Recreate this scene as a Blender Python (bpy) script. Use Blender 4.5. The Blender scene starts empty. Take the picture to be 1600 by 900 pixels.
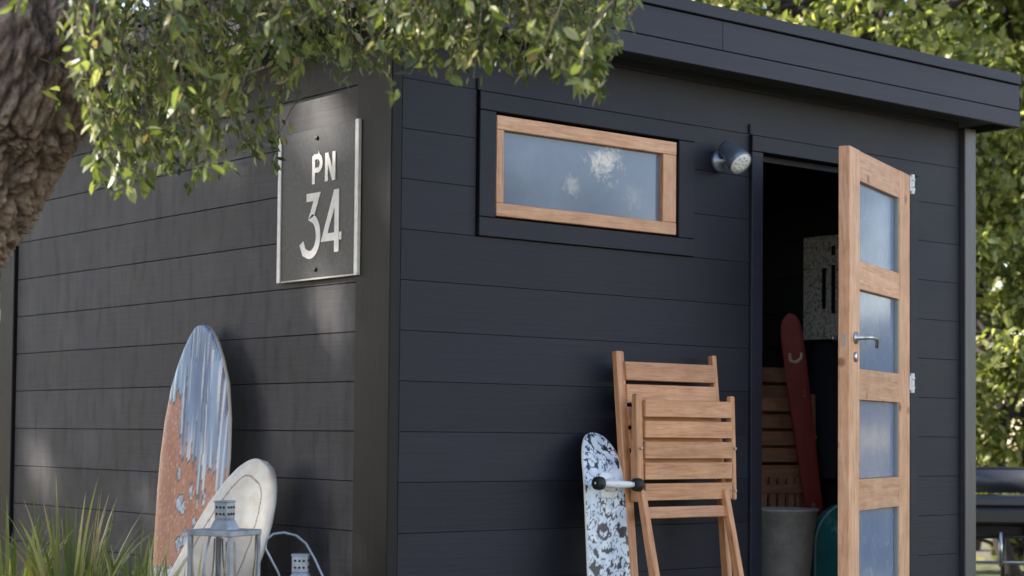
import bpy, bmesh, math, random
import numpy as np
from mathutils import Vector, Matrix, noise
R = math.radians
random.seed(7); rng = np.random.default_rng(11)
sc = bpy.context.scene
col = sc.collection
H = 0.88                                   # height of the camera above the ground

# ------------------------------------------------------------------ camera
YAW, PITCH, ROLL = 0.68910, 0.03908, 0.00942
FPX, CY = 2822.2, 567.9
cam_loc = Vector((-3.0938, -4.3183, -0.0041 + H))
fw0 = Vector((math.sin(YAW), math.cos(YAW), 0)); rt = Vector((math.cos(YAW), -math.sin(YAW), 0)); up0 = Vector((0, 0, 1))
fw = fw0*math.cos(PITCH) + up0*math.sin(PITCH); u2 = -fw0*math.sin(PITCH) + up0*math.cos(PITCH)
r3 = rt*math.cos(ROLL) + u2*math.sin(ROLL); u3 = -rt*math.sin(ROLL) + u2*math.cos(ROLL)
cd = bpy.data.cameras.new('camera'); cam = bpy.data.objects.new('camera', cd); col.objects.link(cam)
cam.matrix_world = Matrix(((r3.x, u3.x, -fw.x, cam_loc.x), (r3.y, u3.y, -fw.y, cam_loc.y), (r3.z, u3.z, -fw.z, cam_loc.z), (0, 0, 0, 1)))
cd.sensor_width = 36; cd.lens = FPX/1600*36; cd.shift_y = (CY - 450)/1600
cd.clip_start = 0.05; cd.clip_end = 500
cd.dof.use_dof = True; cd.dof.focus_distance = 5.9; cd.dof.aperture_fstop = 3.6
sc.camera = cam

# ------------------------------------------------------------------ sky, sun, exposure
SUN_EL = R(33); sh = Vector((-0.766, 0.643, 0))
sun_dir = (sh*math.cos(SUN_EL) + up0*math.sin(SUN_EL)).normalized()
w = bpy.data.worlds.new('World'); sc.world = w; w.use_nodes = True
nt = w.node_tree; bg = nt.nodes['Background']; sky = nt.nodes.new('ShaderNodeTexSky')
sky.sky_type = 'NISHITA'; sky.sun_disc = False; sky.sun_elevation = SUN_EL; sky.sun_rotation = math.atan2(sh.x, sh.y)
sky.air_density = 1.0; sky.dust_density = 0.3; sky.ozone_density = .6
wm = nt.nodes.new('ShaderNodeMix'); wm.data_type = 'RGBA'; wm.blend_type = 'MULTIPLY'; wm.inputs[0].default_value = 1; wm.inputs[7].default_value = (1.10, .96, .93, 1)
nt.links.new(sky.outputs[0], wm.inputs[6]); nt.links.new(wm.outputs[2], bg.inputs[0]); bg.inputs[1].default_value = 0.15
sl = bpy.data.lights.new('sun', 'SUN'); sl.energy = 5.0; sl.angle = R(0.6); sl.color = (1, .93, .82)
so = bpy.data.objects.new('sun', sl); col.objects.link(so); so.rotation_euler = sun_dir.to_track_quat('Z', 'Y').to_euler()
sc.view_settings.view_transform = 'Standard'; sc.view_settings.look = 'None'
sc.view_settings.exposure = 1.6; sc.view_settings.gamma = 1.0
sc.render.engine = 'CYCLES'
sc.cycles.max_bounces = 8; sc.cycles.transparent_max_bounces = 8

# ------------------------------------------------------------------ materials
class N:
    def __init__(s, name):
        s.m = bpy.data.materials.new(name); s.m.use_nodes = True; s.t = s.m.node_tree; s.b = s.t.nodes['Principled BSDF']
    def n(s, typ, **kw):
        x = s.t.nodes.new('ShaderNode' + typ)
        for k, v in kw.items(): setattr(x, k, v)
        return x
    def l(s, a, b): s.t.links.new(a, b)
    def coords(s, scale=(1, 1, 1), kind='Object'):
        tc = s.n('TexCoord'); mp = s.n('Mapping'); mp.inputs['Scale'].default_value = scale; s.l(tc.outputs[kind], mp.inputs[0]); return mp.outputs[0]
    def noise(s, vec, scale, detail=4, rough=.55, dist=0):
        x = s.n('TexNoise'); x.inputs['Scale'].default_value = scale; x.inputs['Detail'].default_value = detail
        x.inputs['Roughness'].default_value = rough; x.inputs['Distortion'].default_value = dist; s.l(vec, x.inputs['Vector']); return x.outputs[0]
    def ramp(s, fac, stops):
        x = s.n('ValToRGB'); e = x.color_ramp.elements
        while len(e) < len(stops): e.new(.5)
        for i, (p, c) in enumerate(stops):
            e[i].position = p; e[i].color = (*c, 1) if len(c) == 3 else c
        s.l(fac, x.inputs[0]); return x.outputs[0]
    def mix(s, fac, a, b, mode='MIX'):
        x = s.n('Mix', data_type='RGBA', blend_type=mode)
        for sock, v in ((x.inputs[0], fac), (x.inputs[6], a), (x.inputs[7], b)):
            if isinstance(v, (int, float)): sock.default_value = v
            elif isinstance(v, tuple): sock.default_value = (*v, 1)
            else: s.l(v, sock)
        return x.outputs[2]
    def bump(s, h, strength=.3, dist=.002):
        x = s.n('Bump'); x.inputs['Strength'].default_value = strength; x.inputs['Distance'].default_value = dist
        s.l(h, x.inputs['Height']); s.l(x.outputs[0], s.b.inputs['Normal'])
    def set(s, **kw):
        for k, v in kw.items():
            s.b.inputs[k.replace('_', ' ')].default_value = (*v, 1) if isinstance(v, tuple) else v
        return s.m

def paint_mat(name, base, grainaxis='x', rough=.55, stain=0.0):
    k = N(name); sc_ = (1.2, 30, 30) if grainaxis == 'x' else ((30, 1.2, 30) if grainaxis == 'y' else (30, 30, 1.2))
    c = k.coords(sc_, 'Generated') if False else None
    g = k.n('NewGeometry'); mp = k.n('Mapping'); mp.inputs['Scale'].default_value = sc_; k.l(g.outputs['Position'], mp.inputs[0])
    gr = k.noise(mp.outputs[0], 3.0, 6, .65, .6)
    mp2 = k.n('Mapping'); mp2.inputs['Scale'].default_value = (1, 1, 1); k.l(g.outputs['Position'], mp2.inputs[0])
    bl = k.noise(mp2.outputs[0], 2.3, 4, .6)
    oi = k.n('ObjectInfo')
    f = k.n('Math', operation='MULTIPLY_ADD'); k.l(gr, f.inputs[0]); f.inputs[1].default_value = .5; k.l(bl, f.inputs[2])
    b = base
    colr = k.ramp(f.outputs[0], [(.35, tuple(x*.62 for x in b)), (.95, tuple(x*1.42 for x in b))])
    v = k.ramp(oi.outputs['Random'], [(0, (.82, .82, .83)), (1, (1.15, 1.14, 1.12))])
    colr = k.mix(1.0, colr, v, 'MULTIPLY')
    if stain:
        mp3 = k.n('Mapping'); mp3.inputs['Scale'].default_value = (6, 13, 3.2); k.l(g.outputs['Position'], mp3.inputs[0])
        st = k.noise(mp3.outputs[0], 1.6, 5, .6, .2)
        dk = k.ramp(st, [(.5, (1, 1, 1)), (.72, (.42, .41, .41))])
        colr = k.mix(stain, colr, dk, 'MULTIPLY')
        mp4 = k.n('Mapping'); mp4.inputs['Scale'].default_value = (3, 5, 2.2); mp4.inputs['Location'].default_value = (3, 1, 7); k.l(g.outputs['Position'], mp4.inputs[0])
        du = k.noise(mp4.outputs[0], 1.4, 5, .65, .3)
        lt = k.ramp(du, [(.5, (0, 0, 0)), (.8, (.026, .025, .024))])
        colr = k.mix(1.0, colr, lt, 'ADD')
    k.l(colr, k.b.inputs['Base Color'])
    rr = k.n('MapRange'); rr.inputs[3].default_value = rough-.08; rr.inputs[4].default_value = rough+.15; k.l(bl, rr.inputs[0]); k.l(rr.outputs[0], k.b.inputs['Roughness'])
    k.bump(gr, .45, .002)
    k.b.inputs['Specular IOR Level'].default_value = .28
    return k.m
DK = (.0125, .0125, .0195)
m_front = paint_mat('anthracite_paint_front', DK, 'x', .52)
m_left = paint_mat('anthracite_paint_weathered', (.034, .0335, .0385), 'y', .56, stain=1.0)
m_trim = paint_mat('anthracite_trim', (.011, .0105, .011), 'z', .46); m_trim.node_tree.nodes['Principled BSDF'].inputs['Specular IOR Level'].default_value = .18
m_fascia = paint_mat('anthracite_fascia', (.024, .0235, .033), 'x', .5)
m_fascia_y = paint_mat('anthracite_fascia_side', (.024, .024, .029), 'y', .5)
k = N('galvanised_trim'); g = k.n('NewGeometry'); mp = k.n('Mapping'); mp.inputs['Scale'].default_value = (20, 20, 1); k.l(g.outputs['Position'], mp.inputs[0])
k.l(k.ramp(k.noise(mp.outputs[0], 3, 4), [(.3, (.055, .055, .06)), (.8, (.085, .085, .088))]), k.b.inputs['Base Color']); k.set(Roughness=.42, Metallic=.3); m_post = k.m
m_dark = N('dark_backing').set(Base_Color=(.012, .012, .013), Roughness=.9)
k = N('interior_boarding'); g = k.n('NewGeometry'); k.l(k.ramp(k.noise(g.outputs['Position'], 3, 4), [(.3, (.022, .022, .024)), (.8, (.036, .036, .038))]), k.b.inputs['Base Color']); k.set(Roughness=.7); m_in = k.m

def wood_mat(name, c1, c2, c3, axis='x', rough=.5, knots=True, dark=1.0):
    k = N(name); g = k.coords((1, 1, 1))
    s_ = {'x': (1.0, 14, 14), 'y': (14, 1.0, 14), 'z': (14, 14, 1.0)}[axis]
    mp = k.n('Mapping'); mp.inputs['Scale'].default_value = s_
    oi = k.n('ObjectInfo'); ad = k.n('VectorMath', operation='ADD'); mu = k.n('VectorMath', operation='SCALE'); mu.inputs[0].default_value = (13.1, 7.7, 9.3)
    k.l(oi.outputs['Random'], mu.inputs['Scale']); k.l(g, ad.inputs[0]); k.l(mu.outputs[0], ad.inputs[1]); k.l(ad.outputs[0], mp.inputs[0])
    n1 = k.noise(mp.outputs[0], 4.5, 6, .6, 1.2); n2 = k.noise(mp.outputs[0], 16, 4, .6, .3)
    f = k.n('Math', operation='MULTIPLY_ADD'); k.l(n2, f.inputs[0]); f.inputs[1].default_value = .4; k.l(n1, f.inputs[2])
    colr = k.ramp(f.outputs[0], [(.42, c1), (.66, c2), (.9, c3)])
    if knots:
        vo = k.n('TexVoronoi'); vo.inputs['Scale'].default_value = 5.5; k.l(ad.outputs[0], vo.inputs['Vector'])
        kn = k.ramp(vo.outputs['Distance'], [(.05, (.32, .22, .17)), (.12, (1, 1, 1))])
        colr = k.mix(.85, colr, kn, 'MULTIPLY')
    v = k.ramp(oi.outputs['Random'], [(0, (.86, .84, .82)), (1, (1.08, 1.08, 1.08))]); colr = k.mix(1.0, colr, v, 'MULTIPLY')
    gg = k.n('NewGeometry'); bl = k.noise(gg.outputs['Position'], 9, 5, .65); colr = k.mix(.6, colr, k.ramp(bl, [(.35, (.72, .70, .70)), (.6, (1, 1, 1))]), 'MULTIPLY')
    k.l(colr, k.b.inputs['Base Color']); k.b.inputs['Roughness'].default_value = rough; k.bump(n2, .25, .001); return k.m
PINE = ((.42, .18, .080), (.68, .345, .180), (.80, .47, .28))
m_pine = {a: wood_mat('pine_'+a, *PINE, a) for a in 'xyz'}
OAK = ((.33, .13, .052), (.56, .255, .112), (.68, .36, .185))
m_oak = {a: wood_mat('teak_'+a, *OAK, a, .5, False) for a in 'xyz'}
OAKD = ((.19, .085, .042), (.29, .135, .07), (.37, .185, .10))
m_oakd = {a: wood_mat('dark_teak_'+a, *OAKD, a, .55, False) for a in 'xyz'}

k = N('frosted_pane_painted_glints'); g = k.n('NewGeometry'); n_ = k.noise(g.outputs['Position'], 13, 8, .75, .8)
k.l(k.ramp(n_, [(.3, (.16, .205, .31)), (.55, (.20, .25, .36)), (.66, (.28, .32, .38)), (.78, (.44, .44, .43))]), k.b.inputs['Base Color'])  # pale mottling in the base colour stands in for reflected foliage
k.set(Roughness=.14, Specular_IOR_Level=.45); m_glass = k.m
k = N('window_film_painted_glints'); g = k.n('NewGeometry'); n_ = k.noise(g.outputs['Position'], 5, 6, .65, .5)
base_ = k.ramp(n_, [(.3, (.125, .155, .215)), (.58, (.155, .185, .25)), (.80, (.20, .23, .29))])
for (cx_, cz_, rr_, am_) in ((.865, 1.765, .10, 1.0), (.715, 1.675, .06, .45), (.99, 1.66, .08, .2)):  # pale patches painted into the film colour in place of bright reflections
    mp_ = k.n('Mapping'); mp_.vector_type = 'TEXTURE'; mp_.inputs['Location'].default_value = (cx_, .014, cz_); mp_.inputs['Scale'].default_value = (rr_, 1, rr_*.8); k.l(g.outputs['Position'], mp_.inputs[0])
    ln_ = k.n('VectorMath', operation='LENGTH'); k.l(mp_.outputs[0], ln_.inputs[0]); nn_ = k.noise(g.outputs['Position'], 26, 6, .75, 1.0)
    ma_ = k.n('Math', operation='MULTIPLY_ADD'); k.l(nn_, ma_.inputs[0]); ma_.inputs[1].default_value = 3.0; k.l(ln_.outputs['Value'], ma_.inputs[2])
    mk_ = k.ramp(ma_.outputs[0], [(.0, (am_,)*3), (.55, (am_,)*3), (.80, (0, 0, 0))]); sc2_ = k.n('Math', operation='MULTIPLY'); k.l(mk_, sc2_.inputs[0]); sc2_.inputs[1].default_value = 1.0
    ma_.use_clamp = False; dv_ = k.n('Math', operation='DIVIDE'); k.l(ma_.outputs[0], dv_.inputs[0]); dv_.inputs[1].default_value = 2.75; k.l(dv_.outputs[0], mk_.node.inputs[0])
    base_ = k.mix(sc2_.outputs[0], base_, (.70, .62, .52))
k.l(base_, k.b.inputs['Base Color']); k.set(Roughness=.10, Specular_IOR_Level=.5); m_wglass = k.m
k = N('seal'); m_seal = k.set(Base_Color=(.30, .31, .29), Roughness=.7)
m_steel = N('steel').set(Base_Color=(.5, .5, .5), Roughness=.3, Metallic=.9)
m_white_metal = N('zinc_white').set(Base_Color=(.75, .75, .74), Roughness=.4)
m_black = N('black_metal').set(Base_Color=(.012, .012, .013), Roughness=.4)
m_rubber = N('rubber').set(Base_Color=(.01, .01, .01), Roughness=.6)
k = N('lamp_paint'); m_lamp = k.set(Base_Color=(.22, .25, .30), Roughness=.30, Metallic=.6)
m_lens = N('lamp_lens').set(Base_Color=(.85, .84, .80), Roughness=.3)
m_lensd = N('lens_mark').set(Base_Color=(.62, .61, .58), Roughness=.4)
k = N('sign_panel'); g = k.n('NewGeometry'); vo = k.noise(g.outputs['Position'], 60, 5, .7); v2 = k.noise(g.outputs['Position'], 7, 4, .6)
cc = k.ramp(vo, [(.45, (.016, .0165, .019)), (.75, (.06, .062, .07))]); cc = k.mix(k.ramp(v2, [(.4, (0, 0, 0)), (.7, (.7, .7, .7))]), cc, (.026, .027, .031)); k.l(cc, k.b.inputs['Base Color']); k.set(Roughness=.5); m_sign = k.m
k = N('sign_letters'); g = k.n('NewGeometry'); k.l(k.ramp(k.noise(g.outputs['Position'], 40, 4), [(.3, (.74, .72, .68)), (.6, (.88, .86, .82))]), k.b.inputs['Base Color']); k.set(Roughness=.5); m_let = k.m
k = N('lantern_zinc'); g = k.n('NewGeometry'); k.l(k.ramp(k.noise(g.outputs['Position'], 25, 5), [(.3, (.20, .22, .25)), (.7, (.38, .41, .46))]), k.b.inputs['Base Color']); k.set(Roughness=.38, Metallic=.35); m_zinc = k.m
m_wire = N('brass_wire').set(Base_Color=(.35, .30, .24), Roughness=.4, Metallic=.5)
m_hole = N('hole_black').set(Base_Color=(.004, .004, .005), Roughness=.9)
k = N('clear_glass'); k.b.inputs['Transmission Weight'].default_value = 1; k.set(Roughness=.0, IOR=1.03); m_clear = k.m
k = N('galvanised_bucket'); g = k.n('NewGeometry'); k.l(k.ramp(k.noise(g.outputs['Position'], 14, 6, .7), [(.3, (.30, .28, .26)), (.7, (.52, .49, .46))]), k.b.inputs['Base Color']); k.set(Roughness=.45, Metallic=.1); m_bucket = k.m
k = N('red_ski_paint'); g = k.n('NewGeometry'); k.l(k.ramp(k.noise(g.outputs['Position'], 11, 5, .7), [(.0, (.27, .035, .03)), (.66, (.19, .025, .022)), (.70, (.45, .30, .20))]), k.b.inputs['Base Color']); k.set(Roughness=.45); m_red = k.m
m_cream = N('cream_print').set(Base_Color=(.5, .42, .27), Roughness=.6)
k = N('speckled_board'); g = k.n('NewGeometry'); vo = k.noise(g.outputs['Position'], 70, 4, .75); k.l(k.ramp(vo, [(.36, (.06, .06, .06)), (.42, (.42, .40, .36)), (.58, (.78, .75, .68))]), k.b.inputs['Base Color']); k.set(Roughness=.7); m_speck = k.m
k = N('teal_board'); g = k.n('NewGeometry'); k.l(k.ramp(k.noise(g.outputs['Position'], 9, 5, .6), [(.3, (.01, .09, .10)), (.62, (.02, .16, .17)), (.7, (.2, .36, .36))]), k.b.inputs['Base Color']); k.set(Roughness=.3); m_teal = k.m
k = N('painted_art'); a = k.n('VertexColor'); a.layer_name = 'art'; k.l(a.outputs[0], k.b.inputs['Base Color']); k.set(Roughness=.35); m_art = k.m
k = N('white_board'); a = k.n('VertexColor'); a.layer_name = 'art'; g = k.n('NewGeometry')
k.l(k.mix(1.0, a.outputs[0], k.ramp(k.noise(g.outputs['Position'], 22, 6, .7), [(.3, (.80, .77, .72)), (.6, (1, 1, 1))]), 'MULTIPLY'), k.b.inputs['Base Color']); k.set(Roughness=.4); m_wb = k.m
k = N('roof_felt'); m_felt = k.set(Base_Color=(.03, .03, .032), Roughness=.9)
k = N('black_cushion'); m_cush = k.set(Base_Color=(.02, .022, .026), Roughness=.6)
k = N('grey_plastic'); m_gseat = k.set(Base_Color=(.035, .038, .046), Roughness=.38)

def leaf_mat(name, stops, trans=.35, gloss=.38):
    k = N(name); g = k.n('NewGeometry'); oi = k.n('ObjectInfo')
    ad = k.n('Math', operation='ADD'); k.l(g.outputs['Random Per Island'], ad.inputs[0]); k.l(oi.outputs['Random'], ad.inputs[1])
    fr = k.n('Math', operation='FRACT'); k.l(ad.outputs[0], fr.inputs[0])
    c = k.ramp(fr.outputs[0], stops)
    k.l(c, k.b.inputs['Base Color']); k.b.inputs['Roughness'].default_value = gloss
    tr = k.n('BsdfTranslucent'); mx = k.n('MixShader'); mx.inputs[0].default_value = trans
    k.l(k.mix(1.0, c, (1.5, 1.6, .7), 'MULTIPLY'), tr.inputs[0]); out = k.t.nodes['Material Output']
    k.l(k.b.outputs[0], mx.inputs[1]); k.l(tr.outputs[0], mx.inputs[2]); k.l(mx.outputs[0], out.inputs[0]); return k.m
m_leaf = leaf_mat('evergreen_leaf', [(0, (.045, .058, .020)), (.30, (.095, .12, .034)), (.62, (.17, .20, .06)), (.84, (.29, .31, .115)), (.95, (.44, .42, .23)), (1, (.32, .21, .12))], .38, .40)
m_bgleaf = leaf_mat('garden_leaf', [(0, (.06, .075, .028)), (.45, (.15, .17, .055)), (.8, (.30, .31, .12)), (1, (.50, .47, .24))], .5, .45)
m_strap = leaf_mat('strap_leaf', [(0, (.10, .13, .035)), (.40, (.19, .22, .065)), (.75, (.33, .33, .13)), (.92, (.50, .44, .25)), (1, (.34, .22, .13))], .4, .4)
k = N('bark'); g = k.n('NewGeometry'); a = k.n('VertexColor'); a.layer_name = 'crack'
n1 = k.noise(g.outputs['Position'], 38, 6, .7, .4); n2 = k.noise(g.outputs['Position'], 9, 4, .6)
cc = k.ramp(n1, [(.3, (.26, .185, .15)), (.52, (.48, .365, .30)), (.72, (.68, .55, .47))]); cc = k.mix(.8, cc, k.ramp(n2, [(.35, (.65, .62, .60)), (.65, (1.1, 1.08, 1.05))]), 'MULTIPLY')
cc = k.mix(1.0, cc, a.outputs[0], 'MULTIPLY'); k.l(cc, k.b.inputs['Base Color']); k.set(Roughness=.9); n3 = k.noise(g.outputs['Position'], 85, 6, .75, .8); ba_ = k.n('Math', operation='ADD'); k.l(n1, ba_.inputs[0]); k.l(n3, ba_.inputs[1]); k.bump(ba_.outputs[0], 1.0, .010); m_bark = k.m
k = N('twig'); m_twig = k.set(Base_Color=(.13, .10, .065), Roughness=.8)
k = N('branch_dark'); m_branch = k.set(Base_Color=(.028, .020, .017), Roughness=.9)
k = N('ground_mulch'); g = k.n('NewGeometry'); n1 = k.noise(g.outputs['Position'], 30, 8, .7); n2 = k.noise(g.outputs['Position'], .8, 4)
k.l(k.mix(k.ramp(n2, [(.4, (0, 0, 0)), (.6, (1, 1, 1))]), k.ramp(n1, [(.3, (.09, .07, .05)), (.7, (.23, .19, .14))]), k.ramp(n1, [(.3, (.06, .08, .025)), (.7, (.14, .16, .06))])), k.b.inputs['Base Color']); k.set(Roughness=.95); k.bump(n1, .8, .02); m_ground = k.m

# ------------------------------------------------------------------ helpers
def link(name, me, mat, parent=None, loc=None):
    o = bpy.data.objects.new(name, me); col.objects.link(o)
    if mat is not None and len(me.materials) == 0: me.materials.append(mat)
    if loc is not None: o.location = loc
    if parent is not None: o.parent = parent
    return o
def thing(name, label, cat, loc=(0, 0, 0), rz=0, group=None):
    o = bpy.data.objects.new(name, None); col.objects.link(o); o.empty_display_size = .1; o.location = loc; o.rotation_euler = (0, 0, rz)
    o['label'] = label; o['category'] = cat
    if group: o['group'] = group
    return o
def bm_obj(name, bm, mat, parent=None, smooth=False, loc=None, mw=None):
    bmesh.ops.recalc_face_normals(bm, faces=bm.faces[:])
    me = bpy.data.meshes.new(name); bm.to_mesh(me); bm.free()
    if smooth: me.polygons.foreach_set('use_smooth', [True]*len(me.polygons))
    o = link(name, me, mat, parent, loc)
    if mw is not None: o.matrix_local = mw
    return o
def bx(bm, lo, hi, bev=0.0, mat=None):
    c = [(a+b)/2 for a, b in zip(lo, hi)]; s = [abs(b-a) for a, b in zip(lo, hi)]
    M = Matrix.Translation(c) @ Matrix.Diagonal((*s, 1))
    if mat is not None: M = mat @ M
    r = bmesh.ops.create_cube(bm, size=1, matrix=M)
    if bev:
        es = list({e for v in r['verts'] for e in v.link_edges}); bmesh.ops.bevel(bm, geom=es, offset=bev, segments=1, affect='EDGES')
def box(name, lo, hi, mat, parent=None, bev=.0015, mw=None):
    """a box whose origin is its own centre"""
    c = Vector([(a+b)/2 for a, b in zip(lo, hi)]); h = [abs(b-a)/2 for a, b in zip(lo, hi)]
    bm = bmesh.new(); bx(bm, [-x for x in h], h, bev)
    o = bm_obj(name, bm, mat, parent)
    M = Matrix.Translation(c)
    o.matrix_local = (mw @ M) if mw is not None else M
    return o
def tube(bm, pts, rad, seg=8, cap=True):
    pts = [Vector(p) for p in pts]; rads = rad if isinstance(rad, (list, tuple)) else [rad]*len(pts); rings = []
    ref = None
    for i, p in enumerate(pts):
        t = (pts[min(i+1, len(pts)-1)] - pts[max(i-1, 0)]).normalized()
        if ref is None: ref = Vector((0, 0, 1)) if abs(t.z) < .9 else Vector((1, 0, 0))
        a = (ref - t*ref.dot(t)).normalized(); b = t.cross(a); ref = a
        rings.append([bm.verts.new(p + (a*math.cos(2*math.pi*j/seg) + b*math.sin(2*math.pi*j/seg))*rads[i]) for j in range(seg)])
    for r0, r1 in zip(rings, rings[1:]):
        for j in range(seg): bm.faces.new((r0[j], r0[(j+1) % seg], r1[(j+1) % seg], r1[j]))
    if cap:
        bm.faces.new(rings[0][::-1]); bm.faces.new(rings[-1])
def lathe(bm, prof, seg=32, mat=Matrix()):
    rings = []
    for r, z in prof: rings.append([bm.verts.new(mat @ Vector((r*math.cos(2*math.pi*j/seg), r*math.sin(2*math.pi*j/seg), z))) for j in range(seg)])
    for a, b in zip(rings, rings[1:]):
        for j in range(seg): bm.faces.new((a[j], a[(j+1) % seg], b[(j+1) % seg], b[j]))
    bm.faces.new(rings[0][::-1]); bm.faces.new(rings[-1])
def frame_from(origin, xdir, ydir, zdir):
    return Matrix(((xdir.x, ydir.x, zdir.x, origin.x), (xdir.y, ydir.y, zdir.y, origin.y), (xdir.z, ydir.z, zdir.z, origin.z), (0, 0, 0, 1)))

# ------------------------------------------------------------------ ground
bm = bmesh.new(); n_g = 60
vs = {}
for i in range(n_g+1):
    for j in range(n_g+1):
        x = (i/n_g-.5); y = (j/n_g-.5); x = math.copysign(abs(x*2)**2.2, x)*120; y = math.copysign(abs(y*2)**2.2, y)*120
        z = noise.noise(Vector((x*.6, y*.6, 0)))*.03 if (abs(x) < 20) else 0
        if -.6 < x < 3.4 and -.6 < y < 3.4: z = -.02
        vs[i, j] = bm.verts.new((x+1.3, y+1.3, z-.02))
for i in range(n_g):
    for j in range(n_g): bm.faces.new((vs[i, j], vs[i+1, j], vs[i+1, j+1], vs[i, j+1]))
o = bm_obj('ground', bm, m_ground, smooth=True); o['kind'] = 'structure'

# ------------------------------------------------------------------ shed
SX, SY = 2.76, 2.70
shed = thing('garden_shed', 'dark charcoal flat roofed timber garden shed with horizontal boards and an open pine door', 'shed', (0, 0, 0))
b = .15; ZT = 2.15
def board(lo, hi, mat, name='cladding_board'):
    return box(name, lo, hi, mat, shed, .0009 if mat is m_front else .0014)
rows = range(-6, 9)
G = .0004
for kk in rows:
    z0, z1 = kk*b + H + G, (kk+1)*b + H - G
    if kk == -6: z0 = .0
    if kk == 8: z1 = ZT-.02
    # left wall, faces -X
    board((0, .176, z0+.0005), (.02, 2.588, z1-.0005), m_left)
    # front wall, faces -Y
    segs = [(.034, 2.722)]
    if 4 <= kk <= 6: segs = [(.034, .314), (1.2515, 1.5285), (2.4515, 2.722)]
    elif kk <= 3: segs = [(.034, 1.5285), (2.4515, 2.722)]
    elif kk == 7: segs = [(.034, 2.722)]
    for a0, a1 in segs: board((a0, 0, z0), (a1, .02, z1), m_front)
# backing behind the board joints, side and rear walls, floor
box('wall_backing', (.021, .10, .01), (.05, 2.65, ZT), m_dark, shed, 0)
box('wall_backing', (.021, .021, .01), (.317, .05, ZT), m_dark, shed, 0)
box('wall_backing', (.318, .021, .01), (1.24, .05, .655+H), m_dark, shed, 0)
box('wall_backing', (1.2405, .021, .01), (1.585, .05, ZT), m_dark, shed, 0)
box('wall_backing', (.318, .021, .995+H), (1.24, .05, ZT), m_dark, shed, 0)
box('wall_backing', (1.586, .021, 1.02+H), (2.43, .05, ZT), m_dark, shed, 0)
box('wall_backing', (2.435, .021, .01), (2.70, .05, ZT), m_dark, shed, 0)
box('right_wall', (2.70, .06, .01), (2.72, 2.62, ZT), m_in, shed, 0)
box('rear_wall', (.06, 2.62, .01), (2.70, 2.66, ZT), m_in, shed, 0)
box('floor', (.06, .055, .0), (2.69, 2.61, .04), m_in, shed, 0)
for i in range(14):   # boards of the right wall, inside and out
    box('inner_board', (2.684, .07, .05+i*b), (2.699, 2.60, .05+(i+1)*b-.004), m_in, shed, .001)
    box('rear_board', (.07, 2.60, .05+i*b), (2.68, 2.615, .05+(i+1)*b-.004), m_in, shed, .001)
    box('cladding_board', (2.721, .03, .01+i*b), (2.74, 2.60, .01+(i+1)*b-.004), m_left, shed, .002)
# corner posts
def post(x0, x1, y0, y1, mat):
    box('corner_post', (x0, y0, -.02), (x1, y1, 2.09), mat, shed, .003)
post(-.010, .029, -.008, .172, m_trim)
post(2.730, 2.800, -.022, .05, m_post)
post(-.012, .05, 2.600, 2.735, m_trim)
post(2.70, 2.80, 2.63, 2.74, m_trim)
# roof: three courses of fascia on each side, felt on top, soffit
F0, F1 = -.175, -.155; RX0, RX1 = -.20, 2.875; RY1 = 2.86
for i, (a, c, pr) in enumerate(((1.207, 1.270, 0), (1.273, 1.371, .004), (1.374, 1.414, -.006))):
    a += H; c += H
    if i == 1:
        box('fascia_board', (RX0, F0+pr, a), (1.215, F1, c), m_fascia, shed, .002); box('fascia_board', (1.2155, F0+pr, a), (RX1, F1, c), m_fascia, shed, .002)
    else: box('fascia_board', (RX0, F0+pr, a), (RX1, F1, c), m_fascia, shed, .002)
    box('fascia_board', (RX0+pr, F1+.001, a), (RX0+.02, RY1, c), m_fascia_y, shed, .002)
    box('fascia_board', (RX1-.02, F1+.001, a), (RX1-pr, RY1, c), m_fascia_y, shed, .002)
    box('fascia_board', (RX0+.022, RY1-.02, a), (RX1-.022, RY1-pr, c), m_fascia, shed, .002)
box('roof_deck', (RX0+.022, F1+.002, 1.232+H), (RX1-.022, RY1-.022, 1.392+H), m_felt, shed, 0)

for nx in (.316, 1.527): box('joint_strip', (nx-.004, -.006, 1.050+H), (nx+.004, .0, 1.085+H), m_dark, shed, .001)
# window: dark casing boards, pine sash, frosted pane
cz0, cz1 = .601+H, 1.047+H
win = bpy.data.objects.new('window', None); col.objects.link(win); win.parent = shed; win.location = (.78, 0, .825+H)
def wb(name, lo, hi, mat, bev=.002):
    return box(name, (lo[0]-.78, lo[1], lo[2]-.825-H), (hi[0]-.78, hi[1], hi[2]-.825-H), mat, win, bev)
wb('casing_board', (.319, -.012, cz0), (1.249, .02, .660+H), m_front)
wb('casing_board', (.319, -.012, .990+H), (1.249, .02, cz1), m_front)
wb('casing_board', (.319, -.012, .661+H), (.3835, .02, .989+H), m_front)
wb('casing_board', (1.1745, -.012, .661+H), (1.249, .02, .989+H), m_front)
wb('sash_rail', (.390, -.006, .937+H), (1.168, .03, .981+H), m_pine['x'])
wb('sash_rail', (.390, -.006, .668+H), (1.168, .03, .709+H), m_pine['x'])
wb('sash_stile', (.390, -.005, .7095+H), (.4205, .03, .9365+H), m_pine['z'])
wb('sash_stile', (1.106, -.005, .7095+H), (1.168, .03, .9365+H), m_pine['z'])
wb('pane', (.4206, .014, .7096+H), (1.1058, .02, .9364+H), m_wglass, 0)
# door frame
box('door_jamb', (1.530, -.013, .02), (1.586, .055, .990+H), m_front, shed, .002)
box('door_jamb', (2.402, -.013, .02), (2.450, .055, .990+H), m_front, shed, .002)
box('door_head', (1.530, -.014, .991+H), (2.450, .055, 1.047+H), m_front, shed, .002)
box('threshold', (1.530, -.03, .0), (2.450, .055, .04), m_front, shed, .002)
box('door_stop', (1.587, .035, .968+H), (2.40, .05, .990+H), m_trim, shed, .001)
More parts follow.
